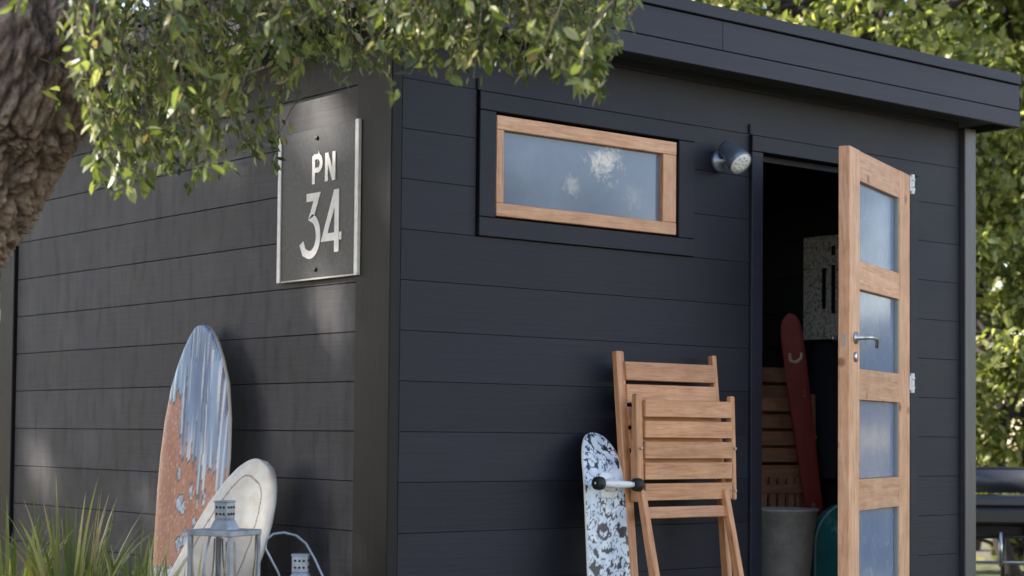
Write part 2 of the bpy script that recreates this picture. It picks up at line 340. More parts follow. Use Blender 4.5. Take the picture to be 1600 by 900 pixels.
# door leaf: local x from hinge (0) to free edge (0.765), y out of the face, z up
PH = R(23)
ex = Vector((-math.cos(PH), -math.sin(PH), 0)); ny = Vector((math.sin(PH), -math.cos(PH), 0))
door = bpy.data.objects.new('door', None); col.objects.link(door); door.parent = shed
DM = frame_from(Vector((2.365, -.04, 0)), ex, -ny, up0)     # local y points into the leaf (thickness behind the face)
door.matrix_local = DM
DW, DT = .765, .040
box('stile', (0, 0, .055), (.139, DT, .985+H), m_pine['z'], door, .002)
box('stile', (.646, 0, .055), (DW, DT, .986+H), m_pine['z'], door, .002)
zr = [(.985, .881), (.604, .506), (.232, .125), (-.147, -.256), (-.53, -.822)]
for t, u in zr: box('rail', (.1395, .0015, u+H), (.6455, DT-.0015, t+H-.0006), m_pine['x'], door, .0015)
for (t, u), (t2, u2_) in zip(zr, zr[1:]):
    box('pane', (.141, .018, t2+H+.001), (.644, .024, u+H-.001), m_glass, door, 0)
    box('glazing_bead', (.141, .004, t2+H+.001), (.152, .017, u+H-.001), m_seal, door, 0)
    box('glazing_bead', (.635, .004, t2+H+.001), (.644, .017, u+H-.001), m_seal, door, 0)
# lever handle both sides, escutcheons, latch
bm = bmesh.new(); lathe(bm, [(.021, 0), (.021, .006), (.009, .008), (.008, .035)], 20, Matrix.Translation((.70, 0, .335+H)) @ Matrix.Rotation(R(90), 4, 'X'))
tube(bm, [(.70, -.033, .335+H), (.69, -.042, .336+H), (.66, -.046, .337+H), (.60, -.046, .336+H), (.585, -.044, .330+H), (.578, -.040, .305+H)], [.008, .008, .0075, .0075, .0075, .006], 10)
bm_obj('handle', bm, m_steel, door, True)
bm = bmesh.new(); lathe(bm, [(.018, 0), (.018, .006), (.008, .008)], 20, Matrix.Translation((.70, 0, .27+H)) @ Matrix.Rotation(R(90), 4, 'X')); bm_obj('keyhole_plate', bm, m_steel, door, True)
bm = bmesh.new(); lathe(bm, [(.021, 0), (.021, .006), (.009, .008), (.008, .035)], 20, Matrix.Translation((.70, DT, .335+H)) @ Matrix.Rotation(R(-90), 4, 'X'))
tube(bm, [(.70, DT+.033, .335+H), (.69, DT+.042, .336+H), (.60, DT+.046, .336+H), (.58, DT+.044, .330+H)], .0075, 10); bm_obj('handle', bm, m_steel, door, True)
box('latch_plate', (DW, .014, .305+H), (DW+.0012, .026, .345+H), m_bucket, door, 0)
for hz in (.955, .205, -.62):
    bm = bmesh.new()
    for q in range(3): tube(bm, [(-.012, -.006, hz-.040+q*.026+H), (-.012, -.006, hz-.040+q*.026+.021+H)], .0085, 10)
    bx(bm, (-.012, -.004, hz-.030+H), (.010, -.001, hz+.024+H)); bx(bm, (-.036, -.002, hz-.030+H), (-.012, .001, hz+.024+H))
    for q in (-.02, .015): tube(bm, [(-.032, -.001, hz+q+H), (-.032, -.010, hz+q+H)], .006, 8)
    bm_obj('hinge', bm, m_white_metal, door, False)

# ------------------------------------------------------------------ wall lamp
LX, LZ = 1.372, .938+H
lamp = thing('wall_spotlight', 'dark metal spotlight with a pale round lens on the wall between window and door', 'lamp', (LX, 0, LZ))
bm = bmesh.new(); lathe(bm, [(.038, 0), (.040, .012), (.034, .020), (.012, .022), (.010, .05)], 28, Matrix.Rotation(R(90), 4, 'X')); bm_obj('wall_plate', bm, m_lamp, lamp, True)
d = Vector((-.02, -.72, -.62)).normalized(); q = d.to_track_quat('Z', 'Y').to_matrix().to_4x4(); LM = Matrix.Translation((.0, -.055, .028)) @ q
bm = bmesh.new(); lathe(bm, [(.012, -.030), (.024, -.032), (.030, -.018), (.032, .02), (.040, .035), (.043, .072), (.0415, .074), (.040, .066)], 32, LM); bm_obj('housing', bm, m_lamp, lamp, True)
bm = bmesh.new(); lathe(bm, [(.040, .067), (.039, .071), (.02, .074), (.002, .075)], 32, LM); le = bm_obj('lens', bm, m_lens, lamp, True)
for rr_, n_ in ((.024, 8), (.011, 4)):
    for j in range(n_):
        a = 2*math.pi*j/n_; bm = bmesh.new(); lathe(bm, [(.0035, .073), (.003, .0765), (.001, .077)], 8, LM @ Matrix.Translation((rr_*math.cos(a), rr_*math.sin(a), 0))); bm_obj('lens_dimple', bm, m_lensd, le, True)
lamp['category'] = 'lamp'

# ------------------------------------------------------------------ sign PN 34  (local x to the viewer's right = -Y, local y = up)
sg = thing('house_sign', 'dark plaque with white side strips reading PN 34 beside the shed corner', 'sign', (0, .374, .705+H))
SM = frame_from(Vector((-.016, 0, 0)), Vector((0, -1, 0)), up0, Vector((-1, 0, 0)))
def sbox(name, lo, hi, mat, bev=.001): return box(name, lo, hi, mat, sg, bev, SM)
sbox('panel', (-.222, -.235, -.012), (.222, .235, .0), m_sign)
sbox('edge_strip', (-.226, -.236, -.013), (-.207, .236, .004), m_let)
sbox('edge_strip', (.207, -.236, -.013), (.226, .236, .004), m_let)
sbox('bottom_strip', (-.206, -.2365, -.011), (.206, -.231, .001), m_bucket)
def stroke(name, lines, wd):
    bm = bmesh.new()
    for ln in lines:
        P = [Vector((x+.038, y, 0)) for x, y in ln]; L, Rr = [], []
        for i, p in enumerate(P):
            t0 = (P[i]-P[i-1]).normalized() if i else (P[1]-P[0]).normalized(); t1 = (P[i+1]-P[i]).normalized() if i < len(P)-1 else t0
            n0 = Vector((-t0.y, t0.x, 0)); n1 = Vector((-t1.y, t1.x, 0)); nn = (n0+n1).normalized(); s_ = min(1/max(.35, nn.dot(n0)), 2.2)*wd/2
            L.append(p+nn*s_); Rr.append(p-nn*s_)
        zo = .0012*lines.index(ln)
        for i in range(len(P)-1):
            top = [bm.verts.new(SM @ (v+Vector((0, 0, .0016+zo*.5)))) for v in (L[i], L[i+1], Rr[i+1], Rr[i])]; bot = [bm.verts.new(SM @ (v+Vector((0, 0, .0005)))) for v in (L[i], L[i+1], Rr[i+1], Rr[i])]
            bm.faces.new(top)
            for j in range(4): bm.faces.new((top[j], top[(j+1) % 4], bot[(j+1) % 4], bot[j]))
    bm_obj(name, bm, m_let, sg)
def arc(cx, cy, rx, ry, a0, a1, n=12): return [(cx+rx*math.cos(R(a0+(a1-a0)*i/n)), cy+ry*math.sin(R(a0+(a1-a0)*i/n))) for i in range(n+1)]
stroke('letter', [[(-.060, .062), (-.060, .150)], [(-.060, .146)] + [(-.035, .146)] + arc(-.035, .125, .018, .021, 90, -90, 10) + [(-.060, .104)]], .016)
stroke('letter', [[(.012, .064), (.012, .152)], [(.014, .150), (.052, .066)], [(.054, .064), (.054, .152)]], .016)
stroke('letter', [[(-.098, .022), (-.038, .022), (-.070, -.042)] + arc(-.076, -.100, .046, .058, 80, -100, 14) + [(-.108, -.148), (-.124, -.118)]], .025)
stroke('letter', [[(.068, .030), (.004, -.110), (.098, -.110)], [(.072, .034), (.072, -.158)]], .024)
for y_ in (.205, -.205):
    bm = bmesh.new(); lathe(bm, [(.007, 0), (.007, .004), (.004, .006)], 12, SM @ Matrix.Translation((-.005, y_, 0))); bm_obj('screw', bm, m_black, sg, True)

# ------------------------------------------------------------------ boards: deck mesh with painted art
def deck(name, length, halfw, thick, art, M, mat, parent=None, nu=60, nv=220, rocker=0.0, cup=0.0, kick=0.0, bottom=(.5, .48, .44)):
    """flat board standing on its tail: local x across, y up the length, z out of the face"""
    V, F, C = [], [], []
    for side in (1, -1):
        for i in range(nv+1):
            t = i/nv; tt = .5-.5*math.cos(math.pi*t); hw = max(halfw(tt), .0005)
            for j in range(nu+1):
                s = -1+2*j/nu; ss = math.sin(s*math.pi/2)
                e = max(0, 1-abs(ss)**6)**.5
                edge = min(1, hw/ .03)
                z = side*thick/2*e*edge + rocker*(2*tt-1)**2*1.0 + cup*ss*ss - kick*(max(0, tt-.80)/.2)**1.6 - kick*(max(0, .2-tt)/.2)**1.6
                V.append((ss*hw, tt*length, z)); C.append(art(ss*hw, (1-tt)*length, ss) if side == 1 else bottom)
    n1 = (nu+1)*(nv+1)
    for sd in range(2):
        for i in range(nv):
            for j in range(nu):
                a = sd*n1+i*(nu+1)+j; q = (a, a+1, a+nu+2, a+nu+1); F.append(q if sd == 0 else q[::-1])
    me = bpy.data.meshes.new(name); me.from_pydata(V, [], F)
    ca = me.color_attributes.new('art', 'FLOAT_COLOR', 'POINT'); ca.data.foreach_set('color', np.array([(*c, 1) for c in C], dtype=np.float32).ravel())
    me.polygons.foreach_set('use_smooth', [True]*len(me.polygons))
    o = link(name, me, mat, parent)
    if parent is not None: o.matrix_local = M
    else: o.matrix_world = M
    return o
def interp(pts):
    xs = [p[0] for p in pts]; ys = [p[1] for p in pts]
    return lambda t: float(np.interp(t, xs, ys))
def smooth_outline(pts, kn=31):
    xs = np.array([p[0] for p in pts]); ys = np.array([p[1] for p in pts]); T = np.linspace(0, 1, 400); Y = np.interp(T, xs, ys)
    ker = np.hanning(kn); ker /= ker.sum(); Ys = np.convolve(np.pad(Y, kn//2, mode='reflect', reflect_type='odd'), ker, 'valid'); Ys = np.maximum(Ys, 0); Ys[-1] = 0
    return lambda t: float(np.interp(t, T, Ys))
def nz(x, y, z=0.0): return noise.noise(Vector((x, y, z)))
def lerp(a, b_, t): t = max(0, min(1, t)); return tuple(p+(q-p)*t for p, q in zip(a, b_))
# big surfboard. v measured from the nose
LB = 1.255
hb = smooth_outline([(0, .09), (.08, .135), (.2, .175), (.33, .205), (.45, .222), (.55, .231), (.64, .231), (.74, .219), (.835, .19), (.90, .148), (.94, .113), (.965, .085), (.982, .058), (.993, .034), (1, 0)], 9)
RED = (.30, .075, .045); RED2 = (.38, .135, .085)
def art_big(u, v, s):
    edge = 1-abs(s)
    c = lerp(RED, RED2, .5+1.5*nz(u*70, v*50, 3)+.8*nz(u*12, v*9, 1))
    if nz(u*110, v*80, 31) > .42: c = lerp(c, (.48, .36, .28), .7)
    # blue poured paint, running in drips towards the tail (u > 0 is the right edge)
    base = .235 + max(0, (u+.105))*1.0 if u < -.09 else .40+.12*min(1, (u+.09)/.15)
    if u < -.105: base = .245
    drip = .15*nz(u*38, v*.6, 8) + .10*nz(u*85, v*1.0, 2) + .05*nz(u*17, 0, 4)
    d = base + drip*(1 if u > -.10 else .25) - v
    if d > 0:
        st = nz(u*70, v*3.2, 5); st2 = nz(u*150, v*9, 9)
        blue = lerp((.04, .11, .27), (.16, .29, .47), .5+.9*nz(u*20, v*3, 6)+.25*st2)
        wht = (.52, .57, .62)
        c = lerp(blue, wht, (st-.10)*3.2 + max(0, v-.28)*1.6*(1 if u > -.02 else .4))
        if nz(u*60, v*2.0, 12) > .34: c = lerp(c, (.012, .02, .05), .85)
        if v < .13 and st2 > .2: c = lerp(c, (.02, .04, .10), .7)
    if abs(d) < .007+.004*nz(u*90, v*60, 1) and u < .17: c = (.03, .03, .035)
    for (cu, cv, ru, rv) in ((-.045, .60, .024, .032), (-.020, .615, .018, .028), (-.015, .725, .036, .020), (.015, .712, .022, .032), (-.03, .74, .022, .018), (.06, .66, .012, .022), (.075, .70, .018, .012), (.05, .735, .014, .012), (-.07, .50, .012, .028), (.11, .58, .010, .03), (.02, .56, .010, .03), (.10, .66, .012, .016)):
        q = ((u-cu)/ru)**2 + ((v-cv)/rv)**2 + .6*nz(u*60, v*60, cu*50)
        if q < 1: c = lerp((.10, .2, .40), (.55, .6, .64), .5+1.4*nz(u*80, v*80, 3)) if q < .62 else (.02, .03, .04)
    band = .84+.012*nz(u*30, 1, 1)+.03*max(0, -u-.13)
    if abs(v-band) < .030+.016*nz(u*45, 3, 2) and u < .20:
        c = lerp((.12, .22, .38), (.62, .64, .62), .5+1.5*nz(u*50, v*60, 7))
        if abs(v-band) > .024+.014*nz(u*45, 3, 2): c = (.025, .03, .035)
    if v > .90: c = lerp(c, (.58, .45, .36), .35+.8*nz(u*12, v*8, 2))
    if edge < .035: c = (.50, .44, .37)
    return c
# the leaning plane: X = -.04 - .16*(ztip - z)
def lean_left(y_tail, z_tail, y_nose, z_nose, x_nose, slope):
    tail = Vector((x_nose-slope*(z_nose-z_tail), y_tail, z_tail)); nose = Vector((x_nose, y_nose, z_nose)); yd = (nose-tail).normalized()
    n = Vector((-1, 0, slope*-1)); n = Vector((-1, 0, 0)); n = (n - yd*n.dot(yd)).normalized(); xd = yd.cross(n)   # x to the viewer's right
    return frame_from(tail, xd, yd, n), (nose-tail).length
MB_, L_ = lean_left(.965, .0, .985, .352+H, -.045, .10)
sb = thing('surfboard', 'tall surfboard painted brick red with dripping blue paint leaning on the boards below the sign', 'surfboard', MB_.translation)
def rel(M): return Matrix.Translation(-M.translation) @ M
deck('painted_deck', L_, hb, .030, art_big, rel(MB_), m_art, sb, 90, 320, rocker=.015)
bm = bmesh.new()
for s_ in (-.09, .09):
    for a_, b2 in (((s_, .10, -.012), (s_*.9, .16, -.012)),): bx(bm, (s_-.004, .08, -.075), (s_+.004, .17, -.012), .002)
bm_obj('fin', bm, m_black, sb, mw=rel(MB_))
# white board
MW_, LW = lean_left(.855, .0, .500, -.100+H, -.095, .30)
hw_ = smooth_outline([(0, .13), (.10, .16), (.25, .185), (.45, .196), (.62, .192), (.74, .178), (.84, .152), (.91, .122), (.95, .094), (.975, .068), (.99, .042), (1, 0)], 11)
def art_white(u, v, s):
    c = lerp((.54, .51, .45), (.64, .61, .54), .5+nz(u*20, v*14, 3))
    hh = hw_(1-v/LW)
    dd = hh-abs(u); q = .062
    dn = v-.075
    inner = min(dd-q, dn*1.0) if dn < .10 else dd-q
    e = math.sqrt((max(0, q+.03-dd))**2 + (max(0, .10-v)*.9)**2)-.03
    if abs(e) < .0035: c = (.22, .17, .14)
    if nz(u*25, v*22, 9) > .38: c = lerp(c, (.60, .42, .28), .3)
    return c
wbd = thing('bodyboard', 'short cream board with a thin brown outline leaning to the right of the painted surfboard', 'bodyboard', MW_.translation)
deck('padded_deck', LW, hw_, .032, art_white, rel(MW_), m_wb, wbd, 130, 300, rocker=.01)
box('tail_strap', (-.06, .05, .017), (.06, .07, .022), m_black, wbd, .001, rel(MW_))

# ------------------------------------------------------------------ skateboard, leaning on the front wall
tail = Vector((.735, -.185, .0)); nose = Vector((.768, -.085, .010+H)); yd = (nose-tail).normalized(); n = Vector((0, -1, 0)); n = (n-yd*n.dot(yd)).normalized(); xd = yd.cross(n)
MS = frame_from(tail, xd, yd, n); LS = (nose-tail).length
hs = smooth_outline([(0, .05), (.03, .072), (.09, .090), (.2, .094), (.82, .094), (.88, .088), (.92, .078), (.95, .066), (.97, .054), (.985, .040), (.995, .022), (1, 0)], 9)
def art_sk(u, v, s):
    c = lerp((.50, .56, .64), (.70, .74, .78), .5+1.2*nz(u*35, v*25, 1))
    a_ = nz(u*48+nz(u*10, v*10, 5)*2, v*42, 4)
    if abs(a_) < .06 and nz(u*14, v*12, 2) > -.3: c = (.03, .045, .08)
    if nz(u*55, v*46, 7) > .33: c = (.012, .014, .02)
    if v > .3 and nz(u*26+1, v*24, 15) > .38: c = (.012, .014, .02)
    if v < .13 and nz(u*80, v*60, 3) > .30: c = (.12, .15, .22)
    if .28 < v < .36 and abs(u) < .05:
        q = abs(math.hypot(u+.02, v-.32)-.022)
        if q < .005: c = (.02, .02, .03)
    if 1-abs(s) < .05: c = (.55, .50, .40)
    return c
sk = thing('skateboard', 'skateboard with blue and black printed underside standing on end beside the folding chair', 'skateboard', tail)
deck('deck', LS, hs, .011, art_sk, rel(MS), m_art, sk, 70, 300, cup=.004, kick=.05)
SR = rel(MS)
for yy in (LS-.175, .175):
    bm = bmesh.new(); bx(bm, (-.028, yy-.04, .005), (.028, yy+.04, .014), .002); lathe(bm, [(.020, .014), (.022, .03), (.014, .045)], 16, Matrix.Translation((0, yy, 0)))
    tube(bm, [(-.066, yy, .062), (-.05, yy, .060), (0, yy, .052), (.05, yy, .060), (.066, yy, .062)], [.008, .010, .013, .010, .008], 12); tube(bm, [(-.098, yy, .062), (.098, yy, .062)], .004, 8)
    tk = bm_obj('truck', bm, m_white_metal, sk, True, mw=SR)
    for sx in (-.082, .082):
        bm = bmesh.new(); lathe(bm, [(.014, -.015), (.020, -.012), (.0215, .0), (.020, .012), (.014, .015)], 24, Matrix.Translation((sx, yy, .062)) @ Matrix.Rotation(R(90), 4, 'Y')); bm_obj('wheel', bm, m_rubber, tk, True)

# ------------------------------------------------------------------ folding chair (built around a frame leaning on a wall)
def make_chair(label, loc, rz, woods):
    t = thing('folding_chair', label, 'chair', loc, rz, 'wooden folding chairs')
    wx, wz = woods['x'], woods['z']
    # local: x across, y towards the wall, z up. posts lean from y=-.115 at the foot to y=0 at the top
    def bar(name, p0, p1, wd, th, mat, rounded=True):
        p0 = Vector(p0); p1 = Vector(p1); zd = (p1-p0).normalized(); xd_ = Vector((1, 0, 0)); yd_ = zd.cross(xd_).normalized(); xd_ = yd_.cross(zd); L = (p1-p0).length
        bm = bmesh.new(); bx(bm, (-wd/2, -th/2, -L/2), (wd/2, th/2, L/2), .004 if rounded else .0015)
        if rounded:
            for v in bm.verts:
                if v.co.z > L/2-.006: v.co.y *= .55
        o = bm_obj(name, bm, mat, t); o.matrix_local = frame_from((p0+p1)/2, xd_, yd_, zd); return o
    A0, A1 = -.115, -.0
    zt = 1.145
    ya = lambda z: A0+(A1-A0)*z/zt
    for sx in (-.216, .216): bar('back_post', (sx, A0, .0), (sx, A1, zt), .034 if sx < 0 else .022, .040, wz)
    for q in range(5):
        z = 1.082-q*.073; zz0, zz1 = z-.030, z+.030; bar('back_slat', (0, ya(zz0)-.012, zz0), (0, ya(zz1)-.012, zz1), .407, .016, wx, False)
    # seat folded up flat in front of the back
    sy0, sy1 = -.088, -.084; s0, s1 = .665, 1.008
    ys = lambda z: sy0+(sy1-sy0)*(z-s0)/(s1-s0)
    off = .000
    for sx in (-.205, .223): bar('seat_rail', (sx+off-.004, sy0, s0), (sx+off-.004, sy1, s1), .028 if sx < 0 else .020, .040, wz)
    for q in range(5):
        z = .962-q*.0665; bar('seat_slat', (off+.005, ys(z-.028)-.014, z-.027), (off+.005, ys(z+.028)-.014, z+.027), .395, .016, wx, False)
    for sx in (-.182, .195): bar('rear_leg', (sx-.030, -.275, .0), (sx-.026, -.105, .70), .022, .045, wz)
    bar('cross_rail', (-.015, -.120, .612), (-.015, -.112, .648), .352, .016, wx, False)
    bar('cross_rail', (0, ya(.2)-.012, .18), (0, ya(.23)-.012, .22), .40, .016, wx, False)
    for bx_, bz_ in ((-.205, s0+.03), (.223, s0+.03), (-.205, s0+.17), (.223, s0+.17)):
        bm = bmesh.new(); lathe(bm, [(.0055, 0), (.005, .003), (.001, .004)], 10, Matrix.Translation((bx_-.004, ys(bz_)-.020, bz_)) @ Matrix.Rotation(R(90), 4, 'X')); bm_obj('bolt', bm, m_bucket, t, True)
    return t
def copy_tree(o, parent=None):
    c = o.copy(); col.objects.link(c)
    if parent is not None: c.parent = parent
    for ch in list(o.children): copy_tree(ch, c)
    return c
chair = make_chair('light wooden folding chair folded flat and leaning on the front wall beside the skateboard', (1.072, -.058, 0), 0, m_oak)

# inside the doorway
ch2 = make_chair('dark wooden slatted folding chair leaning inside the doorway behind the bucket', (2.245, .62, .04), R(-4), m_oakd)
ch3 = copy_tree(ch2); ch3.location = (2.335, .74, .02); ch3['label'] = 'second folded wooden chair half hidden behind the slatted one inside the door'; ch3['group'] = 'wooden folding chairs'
bk = thing('zinc_bucket', 'tall tapered grey zinc bucket standing just inside the doorway', 'bucket', (2.005, .27, .04))
bm = bmesh.new(); lathe(bm, [(.074, 0), (.076, .01), (.128, .555), (.134, .558), (.134, .568), (.126, .568), (.072, .02), (.002, .015)], 40); bm_obj('bucket_body', bm, m_bucket, bk, True)
bm = bmesh.new(); tube(bm, [(.131*math.cos(R(a)), .131*math.sin(R(a)), .562) for a in range(0, 361, 12)], .005, 8); bm_obj('rim', bm, m_bucket, bk, True)
# upright slats standing in the bucket
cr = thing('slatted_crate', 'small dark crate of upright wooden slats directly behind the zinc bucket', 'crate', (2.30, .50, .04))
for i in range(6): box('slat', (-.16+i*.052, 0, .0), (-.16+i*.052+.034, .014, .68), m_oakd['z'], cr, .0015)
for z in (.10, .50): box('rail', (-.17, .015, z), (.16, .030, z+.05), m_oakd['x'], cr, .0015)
# red water ski
p0 = Vector((2.56, .50, .04)); p1 = Vector((2.205, .42, .478+H))
yd = (p1-p0).normalized(); n = Vector((-.25, -1, 0)); n = (n-yd*n.dot(yd)).normalized(); xd = yd.cross(n); MK = frame_from(p0, xd, yd, n)
ski = thing('water_ski', 'narrow worn red water ski leaning across the open doorway', 'water ski', p0)
hk = smooth_outline([(0, .03), (.05, .036), (.5, .044), (.85, .054), (.93, .053), (.96, .048), (.98, .039), (.992, .026), (1, 0)], 9)
deck('ski_blade', (p1-p0).length, hk, .014, lambda u, v, s: (.3, .03, .03), rel(MK), m_red, ski, 12, 60)
bm = bmesh.new(); Lk = (p1-p0).length
P = [(-.028, Lk-.155), (-.028, Lk-.185), (-.004, Lk-.196), (.022, Lk-.188), (.03, Lk-.165)]
for (xa, ya_), (xb, yb) in zip(P, P[1:]): tube(bm, [(xa, ya_, .0075), (xb, yb, .0075)], .0065, 6)
bm_obj('painted_mark', bm, m_cream, ski, mw=rel(MK))
# speckled board on the inner right wall
pn = thing('speckled_panel', 'pale speckled panel with dark slots hanging on the dark wall inside the door', 'panel', (2.66, .64, .645+H))
box('board', (-.014, -.20, -.245), (.0, .095, .185), m_speck, pn, .002)
for yy, z0, z1 in ((-.02, -.12, .05), (-.07, -.14, .06), (-.07, .10, .14)): box('slot', (-.018, yy-.010, z0), (-.0142, yy+.010, z1), m_hole, pn, .001)
# teal board low inside the door
tb = thing('teal_kickboard', 'teal board with rounded top standing low behind the open door', 'bodyboard', (2.40, .28, .04))
bm = bmesh.new(); pts = []
for i in range(25):
    a = math.pi*i/24; pts.append((.20*math.cos(a), .42+.16*math.sin(a)))
pts = [(.20, 0)] + pts + [(-.20, 0)]
f0 = [bm.verts.new((x, 0, z)) for x, z in pts]; f1 = [bm.verts.new((x, .03, z)) for x, z in pts]; bm.faces.new(f0); bm.faces.new(f1[::-1])
for i in range(len(pts)): j = (i+1) % len(pts); bm.faces.new((f0[i], f0[j], f1[j], f1[i]))
bm_obj('foam_body', bm, m_teal, tb)
bm = bmesh.new(); tube(bm, [(x, -.001, z) for x, z in pts], .005, 6); bm_obj('pale_edge', bm, N('pale_teal').set(Base_Color=(.18, .34, .35), Roughness=.5), tb, True)
# dark blue bag on the right wall
bag = thing('hanging_bag', 'dark navy bag hanging below the speckled panel inside the shed', 'sack', (2.62, .60, .36+H))
bm = bmesh.new()
n_a, n_b = 20, 16; gv = {}
for i in range(n_a+1):
    for j in range(n_b+1):
        a = 2*math.pi*j/n_b; t = i/n_a; rr_ = .05+.09*math.sin(min(1, t*1.6)*math.pi/2); rr_ *= 1+.12*math.sin(a*5+t*3)
        gv[i, j] = bm.verts.new((.045*math.cos(a)*rr_/.1, rr_*math.sin(a), .02-t*.55))
for i in range(n_a):
    for j in range(n_b): bm.faces.new((gv[i, j], gv[i, j+1], gv[i+1, j+1], gv[i+1, j]))
bm_obj('cloth', bm, N('navy_cloth').set(Base_Color=(.012, .014, .022), Roughness=.9), bag, True)

# ------------------------------------------------------------------ lanterns
def lantern(label, loc, rz, wd, hh, capw, handle):
    t = thing('lantern', label, 'lantern', loc, rz, 'metal lanterns in front of the left wall'); h = wd/2
    box('base', (-h-.006, -h-.006, 0), (h+.006, h+.006, .018), m_zinc, t, .002)
    box('roof_plate', (-h-.008, -h-.008, hh-.016), (h+.008, h+.008, hh), m_zinc, t, .002)
    for sx in (-1, 1):
        for sy in (-1, 1): box('corner_frame', (sx*h-.006, sy*h-.006, .0185), (sx*h+.006, sy*h+.006, hh-.0165), m_zinc, t, .001)
    for a in range(4):
        Rm = Matrix.Rotation(R(90*a), 4, 'Z')
        box('pane', (-h+.009, -h-.001, .02), (h-.009, -h+.001, hh-.018), m_clear, t, 0, Rm)
        bm = bmesh.new()
        for sgn in (1, -1): tube(bm, [Rm @ Vector((sgn*(h-.01)*math.cos(u*math.pi)*1.0, -h-.005-.002*sgn, .03+(hh-.06)*u)) for u in [i/10 for i in range(11)]], .0022, 6)
        bm_obj('wire_cross', bm, m_wire, t, True)
    bm = bmesh.new(); lathe(bm, [(h*.62, hh), (h*.60, hh+.004), (capw*.75, hh+.022), (capw*.62, hh+.028)], 4, Matrix.Rotation(R(45), 4, 'Z')); bm_obj('chimney_flare', bm, m_zinc, t)
    c = box('chimney', (-capw/2, -capw/2, hh+.0285), (capw/2, capw/2, hh+.072), m_zinc, t, .001); box('chimney_lid', (-capw/2-.002, -capw/2-.002, hh+.0725), (capw/2+.002, capw/2+.002, hh+.077), m_zinc, t, .001)
    for a in range(4):
        for ix in (-1, 0, 1):
            for iz in (-1, 1):
                bm = bmesh.new(); lathe(bm, [(.0034, 0), (.0034, .0012)], 8, Matrix.Rotation(R(90*a), 4, 'Z') @ Matrix.Translation((ix*.0115, -capw/2-.0006, iz*.009)) @ Matrix.Rotation(R(90), 4, 'X')); bm_obj('vent_hole', bm, m_hole, c)
    bm = bmesh.new(); tube(bm, handle, .0032, 8); bm_obj('handle', bm, m_zinc, t, True)
    bm = bmesh.new(); lathe(bm, [(.033, .0), (.035, .005), (.035, .14), (.030, .143), (.004, .141), (.001, .155)], 24, Matrix.Translation((0, 0, .019))); bm_obj('candle', bm, N('wax').set(Base_Color=(.7, .66, .56), Roughness=.5), t, True)
    return t
hx = .10
lantern('larger square zinc lantern with crossed wire panes in front of the cream board', (-.590, -.07, 0), R(24), .128, .613,
        .040, [(-.064, 0, .60), (-.085, 0, .55), (-.092, .0, .50), (-.078, .0, .46), (-.066, .0, .45)])
lantern('smaller zinc lantern with raised wire carrying loop nearest the shed corner post', (-.415, -.175, 0), R(50), .145, .470,
        .042, [(rr_*.77*math.cos(R(50))-rr_*.64*math.sin(R(50)), -rr_*.77*math.sin(R(50))-rr_*.64*math.cos(R(50)), zz_) for rr_, zz_ in ((-.040, .440), (-.060, .497), (-.095, .560), (-.092, .585), (-.074, .600), (-.045, .604), (-.012, .596), (.014, .575), (.040, .530), (.066, .475), (.078, .440))])

# ------------------------------------------------------------------ foliage tools
def leaf_mesh(name, P, D, Nn, L, Wd, mat, fold=.25, curl=.15):
    """P base, D direction, Nn rough normal (arrays n x 3); L length, Wd half width -> one mesh"""
    n = len(P); D = D/np.linalg.norm(D, axis=1, keepdims=True); S = np.cross(D, Nn); S /= np.linalg.norm(S, axis=1, keepdims=True)+1e-9; U = np.cross(S, D)
    L = L[:, None]; W_ = Wd[:, None]
    v0 = P; m1 = P+D*L*.35-U*L*.02; m2 = P+D*L*.70-U*L*curl*.5; tip = P+D*L-U*L*curl
    a1 = m1+S*W_+U*W_*fold; b1 = m1-S*W_+U*W_*fold; a2 = m2+S*W_*.8+U*W_*fold; b2_ = m2-S*W_*.8+U*W_*fold
    V = np.stack([v0, a1, m1, b1, a2, m2, b2_, tip], 1).reshape(-1, 3)
    T = np.array([[0, 1, 2], [0, 2, 3], [1, 4, 5], [1, 5, 2], [2, 5, 6], [2, 6, 3], [4, 7, 5], [5, 7, 6]])
    Fc = (T[None]+8*np.arange(n)[:, None, None]).reshape(-1, 3)
    me = bpy.data.meshes.new(name); me.vertices.add(len(V)); me.vertices.foreach_set('co', V.astype(np.float32).ravel())
    me.loops.add(Fc.size); me.loops.foreach_set('vertex_index', Fc.astype(np.int32).ravel()); me.polygons.add(len(Fc)); me.polygons.foreach_set('loop_start', np.arange(0, Fc.size, 3, dtype=np.int32))
    me.polygons.foreach_set('loop_total', np.full(len(Fc), 3, dtype=np.int32)); me.update(calc_edges=True)
    me.materials.append(mat); return me
def rand_unit(n):
    v = rng.normal(size=(n, 3)); return v/np.linalg.norm(v, axis=1, keepdims=True)
def px_point(px, py, dep):
    d_ = fw + r3*((px-800)/FPX) - u3*((py-CY)/FPX); return cam_loc + d_*dep

